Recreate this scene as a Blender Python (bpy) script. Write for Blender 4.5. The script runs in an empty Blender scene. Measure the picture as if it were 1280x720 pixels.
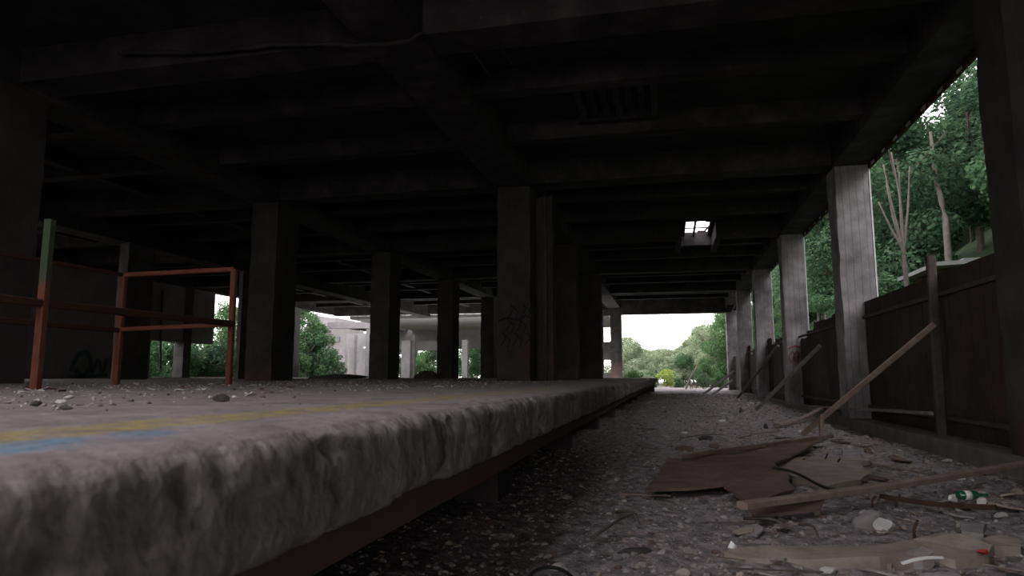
import bpy, bmesh, math, random
from mathutils import Vector, Matrix, noise
R = random.Random(7)
C = bpy.context.scene.collection
# ------------------------------------------------------------------ camera
FPX = 853.0; VX, VY = 838.0, 470.0
PIT = math.atan((VY-360)/FPX); YAW = math.atan((VX-640)*math.cos(PIT)/FPX)
CAM = Vector((0, 0, 1.0))
cF = Vector((-math.sin(YAW)*math.cos(PIT), math.cos(YAW)*math.cos(PIT), math.sin(PIT)))
cR = Vector((math.cos(YAW), math.sin(YAW), 0)); cU = cR.cross(cF)
cd = bpy.data.cameras.new('camera'); cam = bpy.data.objects.new('camera', cd); C.objects.link(cam)
M = Matrix((cR, cU, -cF)).transposed().to_4x4(); M.translation = CAM; cam.matrix_world = M
cd.sensor_width = 36; cd.lens = FPX*36/1280; cd.clip_end = 1000; cd.clip_start = .02
cd.dof.use_dof = True; cd.dof.focus_distance = 9.0; cd.dof.aperture_fstop = 4.0
bpy.context.scene.camera = cam
def ray(x, y): return cF+cR*((x-640)/FPX)-cU*((y-360)/FPX)
def atz(x, y, z=0.0): d = ray(x, y); return CAM+d*((z-1)/d.z)
def atx(x, y, X): d = ray(x, y); return CAM+d*(X/d.x)
def aty(x, y, Y): d = ray(x, y); return CAM+d*(Y/d.y)
# ------------------------------------------------------------------ materials
def mat(name, cols, scale=3.0, rough=.9, bump=.3, det=6, stretch=(1,1,1), metal=0, spec=.2, bscale=None, stops=None, extra=None, trans=0):
    m = bpy.data.materials.new(name); m.use_nodes = True; nt = m.node_tree; N = nt.nodes; L = nt.links
    b = N['Principled BSDF']; b.inputs['Roughness'].default_value = rough; b.inputs['Metallic'].default_value = metal
    b.inputs['Specular IOR Level'].default_value = spec
    tc = N.new('ShaderNodeNewGeometry'); mp = N.new('ShaderNodeMapping'); mp.inputs['Scale'].default_value = stretch
    L.new(tc.outputs['Position'], mp.inputs['Vector'])
    no = N.new('ShaderNodeTexNoise'); no.inputs['Scale'].default_value = scale; no.inputs['Detail'].default_value = det; no.inputs['Roughness'].default_value = .65
    L.new(mp.outputs[0], no.inputs['Vector'])
    cr = N.new('ShaderNodeValToRGB'); e = cr.color_ramp.elements
    stops = stops or [.3+.4*i/max(1, len(cols)-1) for i in range(len(cols))]
    while len(e) < len(cols): e.new(.5)
    for i, c in enumerate(cols): e[i].position = stops[i]; e[i].color = (*c, 1)
    L.new(no.outputs['Fac'], cr.inputs['Fac']); out = cr.outputs['Color']
    if extra: out = extra(nt, mp, tc, out)
    L.new(out, b.inputs['Base Color'])
    if bump:
        n2 = N.new('ShaderNodeTexNoise'); n2.inputs['Scale'].default_value = bscale or scale*5; n2.inputs['Detail'].default_value = 8
        L.new(mp.outputs[0], n2.inputs['Vector']); bp = N.new('ShaderNodeBump'); bp.inputs['Strength'].default_value = bump; bp.inputs['Distance'].default_value = .02
        L.new(n2.outputs['Fac'], bp.inputs['Height']); L.new(bp.outputs[0], b.inputs['Normal'])
    return m
def mixc(nt, fac, a, b, mode='MIX'):
    mx = nt.nodes.new('ShaderNodeMix'); mx.data_type = 'RGBA'; mx.blend_type = mode
    for s, v in ((0, fac), (6, a), (7, b)):
        if isinstance(v, (int, float)): mx.inputs[s].default_value = v
        elif isinstance(v, tuple): mx.inputs[s].default_value = (*v, 1)
        else: nt.links.new(v, mx.inputs[s])
    return mx.outputs[2]
def mth(nt, op, a, b=None, c=None):
    n = nt.nodes.new('ShaderNodeMath'); n.operation = op
    for i, v in enumerate((a, b, c)):
        if v is None: continue
        if isinstance(v, (int, float)): n.inputs[i].default_value = v
        else: nt.links.new(v, n.inputs[i])
    return n.outputs[0]
def boards_extra(nt, mp, tc, out):       # board-formed concrete: thin vertical shutter lines
    s = nt.nodes.new('ShaderNodeSeparateXYZ'); nt.links.new(tc.outputs['Position'], s.inputs[0])
    u = mth(nt, 'ADD', s.outputs[0], s.outputs[1]); u = mth(nt, 'FRACT', mth(nt, 'MULTIPLY', u, 6.5))
    ln = mth(nt, 'LESS_THAN', u, .1)
    return mixc(nt, mth(nt, 'MULTIPLY', ln, .45), out, (.06, .055, .05))
def noise_at(nt, tc, scale, stretch=(1,1,1), det=4):
    mp = nt.nodes.new('ShaderNodeMapping'); mp.inputs['Scale'].default_value = stretch; nt.links.new(tc.outputs['Position'], mp.inputs[0])
    n = nt.nodes.new('ShaderNodeTexNoise'); n.inputs['Scale'].default_value = scale; n.inputs['Detail'].default_value = det; nt.links.new(mp.outputs[0], n.inputs[0])
    return n.outputs['Fac']
def ramp01(nt, v, a, b):
    n = nt.nodes.new('ShaderNodeMapRange'); n.inputs[1].default_value = a; n.inputs[2].default_value = b; nt.links.new(v, n.inputs[0]); return n.outputs[0]
def platform_extra(nt, mp, tc, out):
    s = nt.nodes.new('ShaderNodeSeparateXYZ'); nt.links.new(tc.outputs['Position'], s.inputs[0]); X, Y, Z = s.outputs
    # the painted yellow line and the patch of blue paint on the top
    wob = mth(nt, 'MULTIPLY', mth(nt, 'SUBTRACT', noise_at(nt, tc, 2.0), .5), .12)
    xc = mth(nt, 'ADD', X, wob)
    top = mth(nt, 'GREATER_THAN', Z, .865)
    cx = mth(nt, 'MULTIPLY_ADD', Y, .03, -1.335)
    d = mth(nt, 'ABSOLUTE', mth(nt, 'SUBTRACT', xc, cx))
    yl = mth(nt, 'MULTIPLY', ramp01(nt, d, .15, .08), mth(nt, 'MULTIPLY', ramp01(nt, noise_at(nt, tc, 9, det=8), .34, .6), ramp01(nt, Y, 9.0, 3.0)))
    yl = mth(nt, 'MULTIPLY', mth(nt, 'MULTIPLY', yl, top), .8)
    out = mixc(nt, yl, out, (.27, .21, .04))
    d2 = mth(nt, 'ABSOLUTE', mth(nt, 'SUBTRACT', xc, -1.1))
    bl = mth(nt, 'MULTIPLY', mth(nt, 'MULTIPLY', ramp01(nt, d2, .12, .05), ramp01(nt, Y, 1.5, 1.3)), ramp01(nt, noise_at(nt, tc, 7, det=8), .35, .6))
    out = mixc(nt, mth(nt, 'MULTIPLY', mth(nt, 'MULTIPLY', bl, top), .8), out, (.10, .19, .26))
    # shade of the side is put into its colour, the crumbled nosing shows fresher concrete
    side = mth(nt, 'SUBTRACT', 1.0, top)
    side_shade = mth(nt, 'MULTIPLY', ramp01(nt, mth(nt, 'ADD', Z, mth(nt, 'MULTIPLY', noise_at(nt, tc, 6), .06)), .87, .83), side)
    out = mixc(nt, mth(nt, 'MULTIPLY', side_shade, .85), out, (.165, .148, .14))
    st = ramp01(nt, noise_at(nt, tc, 2.2, (1, 2.4, .35), 7), .45, .75)
    out = mixc(nt, mth(nt, 'MULTIPLY', mth(nt, 'MULTIPLY', st, side), .6), out, (.30, .27, .26))
    lift = ramp01(nt, noise_at(nt, tc, 2.6, (1, .5, 4.5), 6), .54, .7)
    out = mixc(nt, mth(nt, 'MULTIPLY', mth(nt, 'MULTIPLY', lift, side), .5), out, (.42, .385, .365))
    fine = ramp01(nt, noise_at(nt, tc, 14, (1, 2.2, .5), 6), .5, .68)
    out = mixc(nt, mth(nt, 'MULTIPLY', mth(nt, 'MULTIPLY', fine, side), .45), out, (.40, .365, .35))
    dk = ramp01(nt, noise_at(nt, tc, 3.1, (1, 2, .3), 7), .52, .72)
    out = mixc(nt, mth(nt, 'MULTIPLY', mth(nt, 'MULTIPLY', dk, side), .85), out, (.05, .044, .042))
    return out
CONC = mat('concrete_board', [(.13,.12,.115), (.22,.20,.195), (.30,.28,.28)], 1.6, extra=boards_extra)
def col_extra(nt, mp, tc, out):
    out = boards_extra(nt, mp, tc, out)
    s = nt.nodes.new('ShaderNodeSeparateXYZ'); nt.links.new(tc.outputs['Position'], s.inputs[0])
    f = mth(nt, 'MULTIPLY', ramp01(nt, s.outputs[2], 2.1, 1.5), ramp01(nt, noise_at(nt, tc, .9), .5, .62))
    return mixc(nt, mth(nt, 'MULTIPLY', f, .32), out, (.17, .07, .055))
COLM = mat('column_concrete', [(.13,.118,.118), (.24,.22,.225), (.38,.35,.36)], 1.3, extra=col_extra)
COLD = mat('dark_column_concrete', [(.03,.027,.027), (.05,.044,.042), (.072,.063,.06)], 1.3, extra=col_extra)  # same column concrete in a much darker tone
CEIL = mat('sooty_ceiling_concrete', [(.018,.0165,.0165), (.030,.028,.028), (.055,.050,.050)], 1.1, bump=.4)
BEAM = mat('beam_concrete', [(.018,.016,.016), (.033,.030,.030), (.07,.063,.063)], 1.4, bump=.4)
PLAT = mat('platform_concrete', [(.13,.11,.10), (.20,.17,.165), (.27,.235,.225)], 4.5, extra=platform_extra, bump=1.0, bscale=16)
BAND = mat('brown_fascia', [(.09,.062,.052), (.14,.098,.082)], 2, extra=None)
DARKC = mat('dark_footing', [(.04,.036,.035), (.08,.07,.068)], 2)
GRND = mat('gravel_dirt', [(.07,.058,.057), (.17,.148,.147), (.30,.265,.265), (.46,.42,.42)], 9, bump=1.0, bscale=38, det=12, stops=[.3,.45,.6,.75])
STONE = mat('grey_stone', [(.17,.15,.148), (.32,.285,.28)], 6)
STONE2 = mat('brownish_stone', [(.20,.165,.14), (.34,.285,.245)], 6)
STONE3 = mat('pale_stone', [(.33,.31,.30), (.5,.48,.46)], 6)
WHITE = mat('white_scrap', [(.6,.6,.58), (.8,.8,.78)], 5, bump=.1)
KERB = mat('kerb_concrete', [(.15,.135,.12), (.25,.225,.20)], 3)
WOOD = mat('weathered_plank', [(.17,.12,.10), (.30,.225,.20)], 6, stretch=(1,1,1))
WOOD2 = mat('grey_timber', [(.15,.125,.12), (.27,.235,.235)], 8)
DWOOD = mat('dark_wood', [(.055,.043,.04), (.095,.078,.073)], 6)
PLY = mat('brown_boarding', [(.085,.056,.048), (.135,.088,.076), (.19,.135,.12)], 3, bump=.35)
def fence_extra(nt, mp, tc, out):
    s = nt.nodes.new('ShaderNodeSeparateXYZ'); nt.links.new(tc.outputs['Position'], s.inputs[0])
    u = mth(nt, 'FRACT', mth(nt, 'MULTIPLY', s.outputs[1], .82))
    return mixc(nt, mth(nt, 'MULTIPLY', mth(nt, 'LESS_THAN', u, .015), .8), out, (.012, .01, .01))
FENCE = mat('rusty_brown_panel', [(.026,.018,.016), (.045,.030,.026), (.065,.046,.040)], 1.3, extra=fence_extra, bump=.2)
ORANGE = mat('orange_paint', [(.105,.034,.02), (.155,.052,.03)], 9, rough=.6)
def green_extra(nt, mp, tc, out):
    s = nt.nodes.new('ShaderNodeSeparateXYZ'); nt.links.new(tc.outputs['Position'], s.inputs[0])
    z = mth(nt, 'ADD', s.outputs[2], mth(nt, 'MULTIPLY', noise_at(nt, tc, 12), .12))
    return mixc(nt, ramp01(nt, z, 1.85, 1.95), out, (.04, .06, .034))
ORGRN = mat('orange_green_paint', [(.10,.034,.02), (.15,.05,.03)], 9, rough=.6, extra=green_extra)
RUST = mat('dark_rust_steel', [(.03,.016,.013), (.065,.03,.022)], 12, rough=.7)
GIRD = mat('greenish_girder_paint', [(.10,.125,.105), (.17,.19,.165)], 4, rough=.7)
STEEL = mat('pale_metal', [(.45,.44,.44), (.62,.61,.6)], 9, rough=.5, metal=.2)
BLACK = mat('black_rubber', [(.012,.012,.013), (.025,.024,.025)], 20, rough=.6)
WHITEC = mat('white_render', [(.18,.17,.175), (.26,.245,.25)], 1.2, bump=.15)
OLDW = mat('offwhite_facade', [(.15,.14,.135), (.21,.195,.19)], .6, bump=.1)
FACW = mat('grey_infill_wall', [(.15,.14,.142), (.23,.215,.22)], 1.0)
TEAL = mat('faded_teal_paint', [(.05,.085,.10), (.08,.12,.135)], 5)
GLASS = mat('dark_window_glass', [(.03,.035,.04), (.06,.065,.07)], 2, rough=.15, spec=.6, bump=0)
ROOFP = mat('pale_roof_sheet', [(.13,.14,.13), (.19,.195,.185)], 2)
OCHRE = mat('ochre_boards', [(.10,.07,.045), (.14,.095,.06)], 3)
BARK = mat('bark', [(.07,.055,.045), (.14,.115,.10)], 5)
PBARK = mat('pale_bark', [(.075,.066,.055), (.13,.115,.098)], 5)
RED = mat('red_scrap_paint', [(.35,.03,.03), (.5,.06,.05)], 6)
GBOT = mat('green_bottle', [(.01,.07,.035), (.02,.12,.06)], 6, rough=.1, spec=.7, bump=0)
GRAF = mat('dark_spray_paint', [(.012,.012,.014), (.022,.022,.024)], 8, bump=0)
GRAFR = mat('faded_red_spray_paint', [(.22,.07,.06), (.30,.11,.09)], 8, bump=0)
def leafm(name, a, b, c):
    m = bpy.data.materials.new(name); m.use_nodes = True; nt = m.node_tree; N = nt.nodes; L = nt.links
    for n in list(N): N.remove(n)
    o = N.new('ShaderNodeOutputMaterial'); g = N.new('ShaderNodeNewGeometry'); cr = N.new('ShaderNodeValToRGB')
    e = cr.color_ramp.elements; e[0].color = (*a, 1); e[1].color = (*c, 1); x = e.new(.5); x.color = (*b, 1)
    L.new(g.outputs['Random Per Island'], cr.inputs[0])
    d = N.new('ShaderNodeBsdfDiffuse'); t = N.new('ShaderNodeBsdfTranslucent'); mx = N.new('ShaderNodeMixShader'); mx.inputs[0].default_value = .35
    L.new(cr.outputs[0], d.inputs[0]); L.new(cr.outputs[0], t.inputs[0]); L.new(d.outputs[0], mx.inputs[1]); L.new(t.outputs[0], mx.inputs[2]); L.new(mx.outputs[0], o.inputs[0])
    return m
LF = [leafm('leaves_dark', (.028,.056,.032), (.05,.095,.052), (.09,.155,.08)),
      leafm('leaves_mid', (.042,.088,.04), (.075,.145,.06), (.13,.225,.09)),
      leafm('leaves_bluish', (.036,.08,.04), (.068,.135,.066), (.12,.20,.095)),
      leafm('leaves_hazed', (.16,.21,.13), (.24,.30,.18), (.34,.40,.25)),  # far leaves, distance haze mixed into the colour
      leafm('leaves_yellow', (.22,.28,.07), (.34,.42,.11), (.46,.52,.17))]
GRASS = mat('forest_floor', [(.02,.035,.016), (.04,.065,.028), (.07,.10,.045)], .8, bump=.5)
YARD = mat('outside_ground', [(.05,.065,.03), (.09,.10,.06), (.16,.155,.12)], .35, bump=.5)
# ------------------------------------------------------------------ helpers
def link(name, bm, m, parent=None, smooth=False):
    me = bpy.data.meshes.new(name); bm.normal_update(); bm.to_mesh(me); bm.free()
    if smooth:
        for p in me.polygons: p.use_smooth = True
    o = bpy.data.objects.new(name, me); C.objects.link(o)
    for x in (m if isinstance(m, (list, tuple)) else [m]): me.materials.append(x)
    if parent is not None:
        o.parent = parent; o.matrix_parent_inverse = parent.matrix_world.inverted() if False else Matrix.Translation(-parent.location)
    return o
def tag(o, label, cat, group=None, kind=None):
    o['label'] = label; o['category'] = cat
    if group: o['group'] = group
    if kind: o['kind'] = kind
    return o
def struct(o): o['kind'] = 'structure'; return o
def thing(name, label, cat, loc, group=None):
    o = bpy.data.objects.new(name, None); C.objects.link(o); o.location = loc; o.empty_display_size = .2
    return tag(o, label, cat, group)
def grid_box(bm, x0, x1, y0, y1, z0, z1, step=.3, amp=.0, seed=0, maxn=60):
    """box with gridded faces, worn by noise (one welded surface)"""
    n = [max(1, min(maxn, int(round(abs(b-a)/step)))) for a, b in ((x0,x1),(y0,y1),(z0,z1))]
    V = {}
    def v(i, j, k):
        if (i,j,k) in V: return V[i,j,k]
        p = Vector((x0+(x1-x0)*i/n[0], y0+(y1-y0)*j/n[1], z0+(z1-z0)*k/n[2]))
        ed = sum(q in (0, m) for q, m in zip((i,j,k), n))
        if amp:
            w = noise.noise_vector(p*1.7+Vector((seed,seed*2,0)))+.6*noise.noise_vector(p*5.3+Vector((seed,0,3)))
            q = w*amp
            if ed >= 2:
                c = Vector(((x0+x1)/2, (y0+y1)/2, p.z)); s = (c-p); s.z = 0
                if s.length: q += s.normalized()*amp*1.6*max(0, noise.noise(p*3.1+Vector((9,seed,0)))+.15)
            p += q
        V[i,j,k] = bm.verts.new(p); return V[i,j,k]
    a, b, c = n
    for i in range(a):
        for j in range(b):
            bm.faces.new((v(i,j,0), v(i,j+1,0), v(i+1,j+1,0), v(i+1,j,0))); bm.faces.new((v(i,j,c), v(i+1,j,c), v(i+1,j+1,c), v(i,j+1,c)))
    for i in range(a):
        for k in range(c):
            bm.faces.new((v(i,0,k), v(i+1,0,k), v(i+1,0,k+1), v(i,0,k+1))); bm.faces.new((v(i,b,k), v(i,b,k+1), v(i+1,b,k+1), v(i+1,b,k)))
    for j in range(b):
        for k in range(c):
            bm.faces.new((v(0,j,k), v(0,j,k+1), v(0,j+1,k+1), v(0,j+1,k))); bm.faces.new((v(a,j,k), v(a,j+1,k), v(a,j+1,k+1), v(a,j,k+1)))
    return bm
def gbox(name, m, x0, x1, y0, y1, z0, z1, step=.3, amp=0, seed=0, parent=None):
    return link(name, grid_box(bmesh.new(), x0, x1, y0, y1, z0, z1, step, amp, seed), m, parent)
def bar_bm(bm, a, b, w, h=None, n=8, bend=0, up=Vector((0,0,1)), wob=.06, seed=0):
    """a rectangular bar a->b with n segments, slight waviness and rounded ends"""
    h = h or w; a = Vector(a); b = Vector(b); d = (b-a); L = d.length; d.normalize()
    s = d.cross(up)
    if s.length < .05: s = d.cross(Vector((0,1,0)))
    s.normalize(); t = s.cross(d); rings = []
    for i in range(n+1):
        f = i/n; c = a.lerp(b, f)-t*(bend*math.sin(f*math.pi))
        k = 1+wob*noise.noise(Vector((i*.9, seed, 0)))
        r = [bm.verts.new(c+s*(w/2*k*u)+t*(h/2*k*q)) for u, q in ((-1,-.7),(-.7,-1),(.7,-1),(1,-.7),(1,.7),(.7,1),(-.7,1),(-1,.7))]
        rings.append(r)
    for r0, r1 in zip(rings, rings[1:]):
        for i in range(8): bm.faces.new((r0[i], r1[i], r1[(i+1)%8], r0[(i+1)%8]))
    bm.faces.new(rings[0]); bm.faces.new(rings[-1][::-1])
    return bm
def bar(name, m, a, b, w, h=None, parent=None, **k): return link(name, bar_bm(bmesh.new(), a, b, w, h, **k), m, parent)
def tube_bm(bm, pts, r, n=7, r1=None, sub=4):
    P = [Vector(p) for p in pts]; Q = []
    for i in range(len(P)-1):
        p0 = P[max(0,i-1)]; p1 = P[i]; p2 = P[i+1]; p3 = P[min(len(P)-1,i+2)]
        for k in range(sub):
            t = k/sub; Q.append(.5*((2*p1)+(p2-p0)*t+(2*p0-5*p1+4*p2-p3)*t*t+(3*p1-p0-3*p2+p3)*t**3))
    Q.append(P[-1]); rings = []; r1 = r if r1 is None else r1
    for i, c in enumerate(Q):
        d = (Q[min(i+1,len(Q)-1)]-Q[max(0,i-1)]).normalized(); s = d.cross(Vector((0,0,1)))
        if s.length < .1: s = d.cross(Vector((0,1,0)))
        s.normalize(); t = s.cross(d); rr = r+(r1-r)*i/(len(Q)-1)
        rings.append([bm.verts.new(c+(s*math.cos(a)+t*math.sin(a))*rr) for a in [2*math.pi*j/n for j in range(n)]])
    for a, b in zip(rings, rings[1:]):
        for i in range(n): bm.faces.new((a[i], b[i], b[(i+1)%n], a[(i+1)%n]))
    bm.faces.new(rings[0]); bm.faces.new(rings[-1][::-1])
    return bm
def tube(name, m, pts, r, parent=None, **k): return link(name, tube_bm(bmesh.new(), pts, r, **k), m, parent, smooth=True)
def sheet(name, m, pts, th, parent=None, curl=.02, seed=0, sub=5):
    """a polygonal board of thickness th, subdivided and slightly warped; pts are top corners in order"""
    bm = bmesh.new(); vs = [bm.verts.new(p) for p in pts]; f = bm.faces.new(vs); bmesh.ops.triangulate(bm, faces=[f])
    bmesh.ops.subdivide_edges(bm, edges=bm.edges[:], cuts=sub, use_grid_fill=True)
    for v in bm.verts:
        v.co += Vector((noise.noise(v.co*4+Vector((seed,0,0)))*.02, noise.noise(v.co*4+Vector((0,seed,0)))*.02, curl*noise.noise(v.co*1.5+Vector((seed,seed,0)))))
    r = bmesh.ops.extrude_face_region(bm, geom=bm.faces[:])
    for g in r['geom']:
        if isinstance(g, bmesh.types.BMVert): g.co.z -= th
    bmesh.ops.recalc_face_normals(bm, faces=bm.faces[:])
    return link(name, bm, m, parent)
def rock_bm(seed, sub=2, flat=.6):
    bm = bmesh.new(); bmesh.ops.create_icosphere(bm, subdivisions=sub, radius=1)
    o = Vector((seed*3.7, seed*1.3, 0))
    rr = random.Random(seed); pl = []
    for _ in range(9):
        n = Vector((rr.uniform(-1,1), rr.uniform(-1,1), rr.uniform(-1,1))).normalized(); pl.append((n, rr.uniform(.5,.85)))
    for v in bm.verts:
        for n, d in pl:
            k = v.co.dot(n)
            if k > d: v.co -= n*(k-d)
        v.co *= 1+.12*noise.noise(v.co*2+o); v.co.z *= flat
    return bm
def rock(name, m, loc, size, rot=0, seed=1, flat=.6, parent=None, sub=3):
    bm = rock_bm(seed, sub, flat); s = size if hasattr(size, '__len__') else (size,)*3
    bm.transform(Matrix.Translation(loc)@Matrix.Rotation(rot, 4, 'Z')@Matrix.Diagonal((*s, 1)))
    return link(name, bm, m, parent)
# ------------------------------------------------------------------ setting: ground and platform
def gz(x, y):
    z = .05*noise.noise(Vector((x*.7, y*.7, 0)))+.02*noise.noise(Vector((x*2.6, y*2.6, 5)))
    z += .10*max(0, min(1, (y-24)/14))*(.6+.6*noise.noise(Vector((x*.8, y*.5, 2))))
    k = max(0, min(1, (x-2.9)/.7)); z -= .13*k*k*(3-2*k)*max(0, min(1, (22-y)/6))
    return z-.02
def gbed():
    bm = bmesh.new(); ys = []; y = -12
    while y < 60: ys.append(y); y += .045 if 2.5 < y < 8 else (.09 if 8 <= y < 14 else (.25 if y < 30 else .5)) if y > 2.5 else .5
    xs = []; x = -2.6
    while x < 4.9: xs.append(x); x += .055
    g = []
    for y in ys:
        row = []
        for x in xs:
            p = Vector((x, y, 0)); z = gz(x, y)+.020*noise.noise(p*9)+.012*noise.noise(p*21+Vector((3,3,3)))
            row.append(bm.verts.new((x, y, z)))
        g.append(row)
    for i in range(len(ys)-1):
        for j in range(len(xs)-1): bm.faces.new((g[i][j], g[i][j+1], g[i+1][j+1], g[i+1][j]))
    return link('floor', bm, GRND, smooth=True)
struct(gbed())
def platform():
    bm = bmesh.new(); ys = []; y = -12.0
    while y < 45: ys.append(y); y += (.03 if .2 < y < 5 else .08 if y < 14 else .25) if y > .2 else .5
    ys.append(45.0)
    prof = [(-26,.88),(-12,.88),(-6,.88),(-4,.88),(-3,.88),(-2.4,.88),(-2,.88),(-1.7,.88),(-1.5,.88),(-1.35,.88),(-1.2,.88),(-1.1,.88),(-1.02,.88),(-.96,.88),(-.92,.88),(-.885,.88),(-.86,.88),(-.838,.877),(-.82,.868),(-.808,.855),
            (-.80,.835),(-.80,.81),(-.80,.785),(-.80,.76),(-.80,.735),(-.80,.71),(-.80,.685),(-.802,.66),(-.806,.64),(-.82,.622),(-.9,.612),(-1.3,.61),(-26,.61)]
    g = []
    for y in ys:
        row = []
        for i, (x, z) in enumerate(prof):
            p = Vector((x, y, z)); q = p.copy()
            if -3.1 < x and i < 30:
                e = max(0, min(1, (x+1.05)/.25))
                n1 = noise.noise(Vector((x*3, y*2.2, z*3))); n2 = noise.noise(Vector((x*9, y*8, z*9+2))); n3 = noise.noise(Vector((x*22, y*20, z*22)))
                d = (.007*n1+.007*n2+.006*n3)*(.25+e)
                if z < .87: q.x += d
                else: q.z += d*.6
                if 13 <= i <= 21:   # crumbling nosing
                    c = .008+max(0, noise.noise(Vector((0, y*1.3, 7)))+.1)*.022+max(0, noise.noise(Vector((z*8, y*9, 1))))*.022+max(0, noise.noise(Vector((z*12, y*23, 4))))*.016
                    k = 1-abs(i-18)/5
                    q.x -= c*k*.8; q.z -= c*k*.7
                pit = max(0, noise.noise(Vector((4, y*4.0, z*9)))-.30)+.8*max(0, noise.noise(Vector((8, y*11.0, z*20)))-.34)
                if z < .84: q.x -= pit*.13
            row.append(bm.verts.new(q))
        g.append(row)
    for a, b in zip(g, g[1:]):
        for j in range(len(prof)-1): bm.faces.new((a[j], a[j+1], b[j+1], b[j]))
    bm.faces.new(g[-1]); bm.faces.new(g[0][::-1])
    bmesh.ops.recalc_face_normals(bm, faces=bm.faces[:])
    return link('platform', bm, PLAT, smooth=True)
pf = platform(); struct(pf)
fb = struct(gbox('trim_1', BAND, -1.25, -1.06, -12, 44.6, .41, .66, .5, .008))
bk = struct(gbox('wall_under_platform', DARKC, -2.7, -2.5, -12, 44.8, -.1, .66, .6, .01))
struct(gbox('wall_platform_end', DARKC, -2.5, -1.0, 44.3, 44.7, -.1, .66, .4, .02))
for i in range(11):
    y = 1.6+3.9*i
    t = gbox('platform_pier', DARKC, -1.75, -1.38, y, y+.42, -.1, .62, .2, .012, i)
    tag(t, 'dark concrete pier under the platform slab, number %s along from the near end' % ['one','two','three','four','five','six','seven','eight','nine','ten','eleven','twelve'][i], 'pier', 'piers under the platform')
# ------------------------------------------------------------------ ceiling
ZS, ZR, ZC = 5.75, 6.0, 6.4      # main soffit, rib soffit, slab
YC = [.8, 8.6, 16.4, 24.2, 32.0, 40.0, 48.0]
YEND = 48.75
YN = -12.0
hole = [atz(855,278,ZC), atz(886,278,ZC), atz(884,292,ZC)]
hx0, hx1, hy0, hy1 = .66, 1.56, 24.3, 27.2
HX0, HX1 = -8.5, -.6
def ceiling():
    bm = bmesh.new(); xs = [-25.9, hx0, hx1, 4.75]; yy = [YN, hy0, hy1, YEND]
    yy = [1.0, hy0, hy1, YEND]
    for i in range(3):
        for j in range(3):
            if i == 1 and j == 1: continue
            grid_box(bm, xs[i], xs[i+1], yy[j], yy[j+1], ZC, ZC+.2, 1.0, 0)
    # unseen roof gap behind the viewer, added to light the foreground
    grid_box(bm, -25.9, HX0, YN, 1.0, ZC, ZC+.2, 1.0, 0); grid_box(bm, HX1, 4.75, YN, 1.0, ZC, ZC+.2, 1.0, 0); grid_box(bm, HX0, HX1, YN, -7.0, ZC, ZC+.2, 1.0, 0)
    return link('ceiling', bm, CEIL)
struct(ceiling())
trim = [1]
def tr(m, *a, **k):
    trim[0] += 1; return struct(gbox('trim_%d' % trim[0], m, *a, **k))
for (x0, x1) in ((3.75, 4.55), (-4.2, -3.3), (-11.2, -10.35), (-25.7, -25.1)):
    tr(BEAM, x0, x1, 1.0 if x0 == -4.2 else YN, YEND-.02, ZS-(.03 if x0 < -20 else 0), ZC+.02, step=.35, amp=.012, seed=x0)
for k, y in enumerate(YC[:-1]):
    if k == 0:
        tr(BEAM, -25.2, 3.85, 3.4, 3.75, ZR, ZC+.02, step=.35, amp=.012, seed=3); tr(BEAM, -25.2, 3.85, 6.0, 6.32, ZR, ZC+.02, step=.35, amp=.012, seed=6); continue
    if y == 24.2:
        tr(BEAM, -25.2, hx0-.12, y+.05, y+.7, ZS+.06, ZC+.02, step=.35, amp=.012, seed=y); tr(BEAM, hx1+.12, 3.85, y+.05, y+.7, ZS+.06, ZC+.02, step=.35, amp=.012, seed=y)
    else: tr(BEAM, -25.2, 3.85, y+.05, y+.7, ZS+.06, ZC+.02, step=.35, amp=.012, seed=y)
    for q in (1, 2):
        yr = y+7.8*q/3
        if yr < YEND: tr(BEAM, -25.2, 3.85, yr, yr+.32, ZR, ZC+.02, step=.35, amp=.012, seed=yr)
for y in (-9.3,): tr(BEAM, -25.2, 3.85, y, y+.35, ZR, ZC+.02, step=.5, amp=.01)
tr(BEAM, -3.35, 4.5, 48.0, YEND, 5.27, ZC+.02, step=.35, amp=.01)          # deep end beam
tr(BEAM, -25.2, -3.35, 48.0, YEND, 5.6, ZC+.02, step=.35, amp=.01)
# longitudinal ribs between rows, in the left hall
for x in (-14.4, -21.5): tr(BEAM, x-.15, x+.15, YN, YEND-.1, ZR+.08, ZC+.02, step=.5, amp=.01)
# end infill beside the last centre column: two small openings one above the other
tr(DARKC, -5.8, -3.9, 48.1, 48.5, 2.11, 3.38, step=.3, amp=.01); tr(DARKC, -5.8, -4.5, 48.1, 48.5, .7, 5.5, step=.3, amp=.01)
tr(DARKC, -4.5, -3.9, 48.1, 48.5, 5.22, 5.7, step=.3, amp=.01); tr(DARKC, -4.5, -3.9, 48.1, 48.5, .5, 1.2, step=.3, amp=.01)
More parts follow.
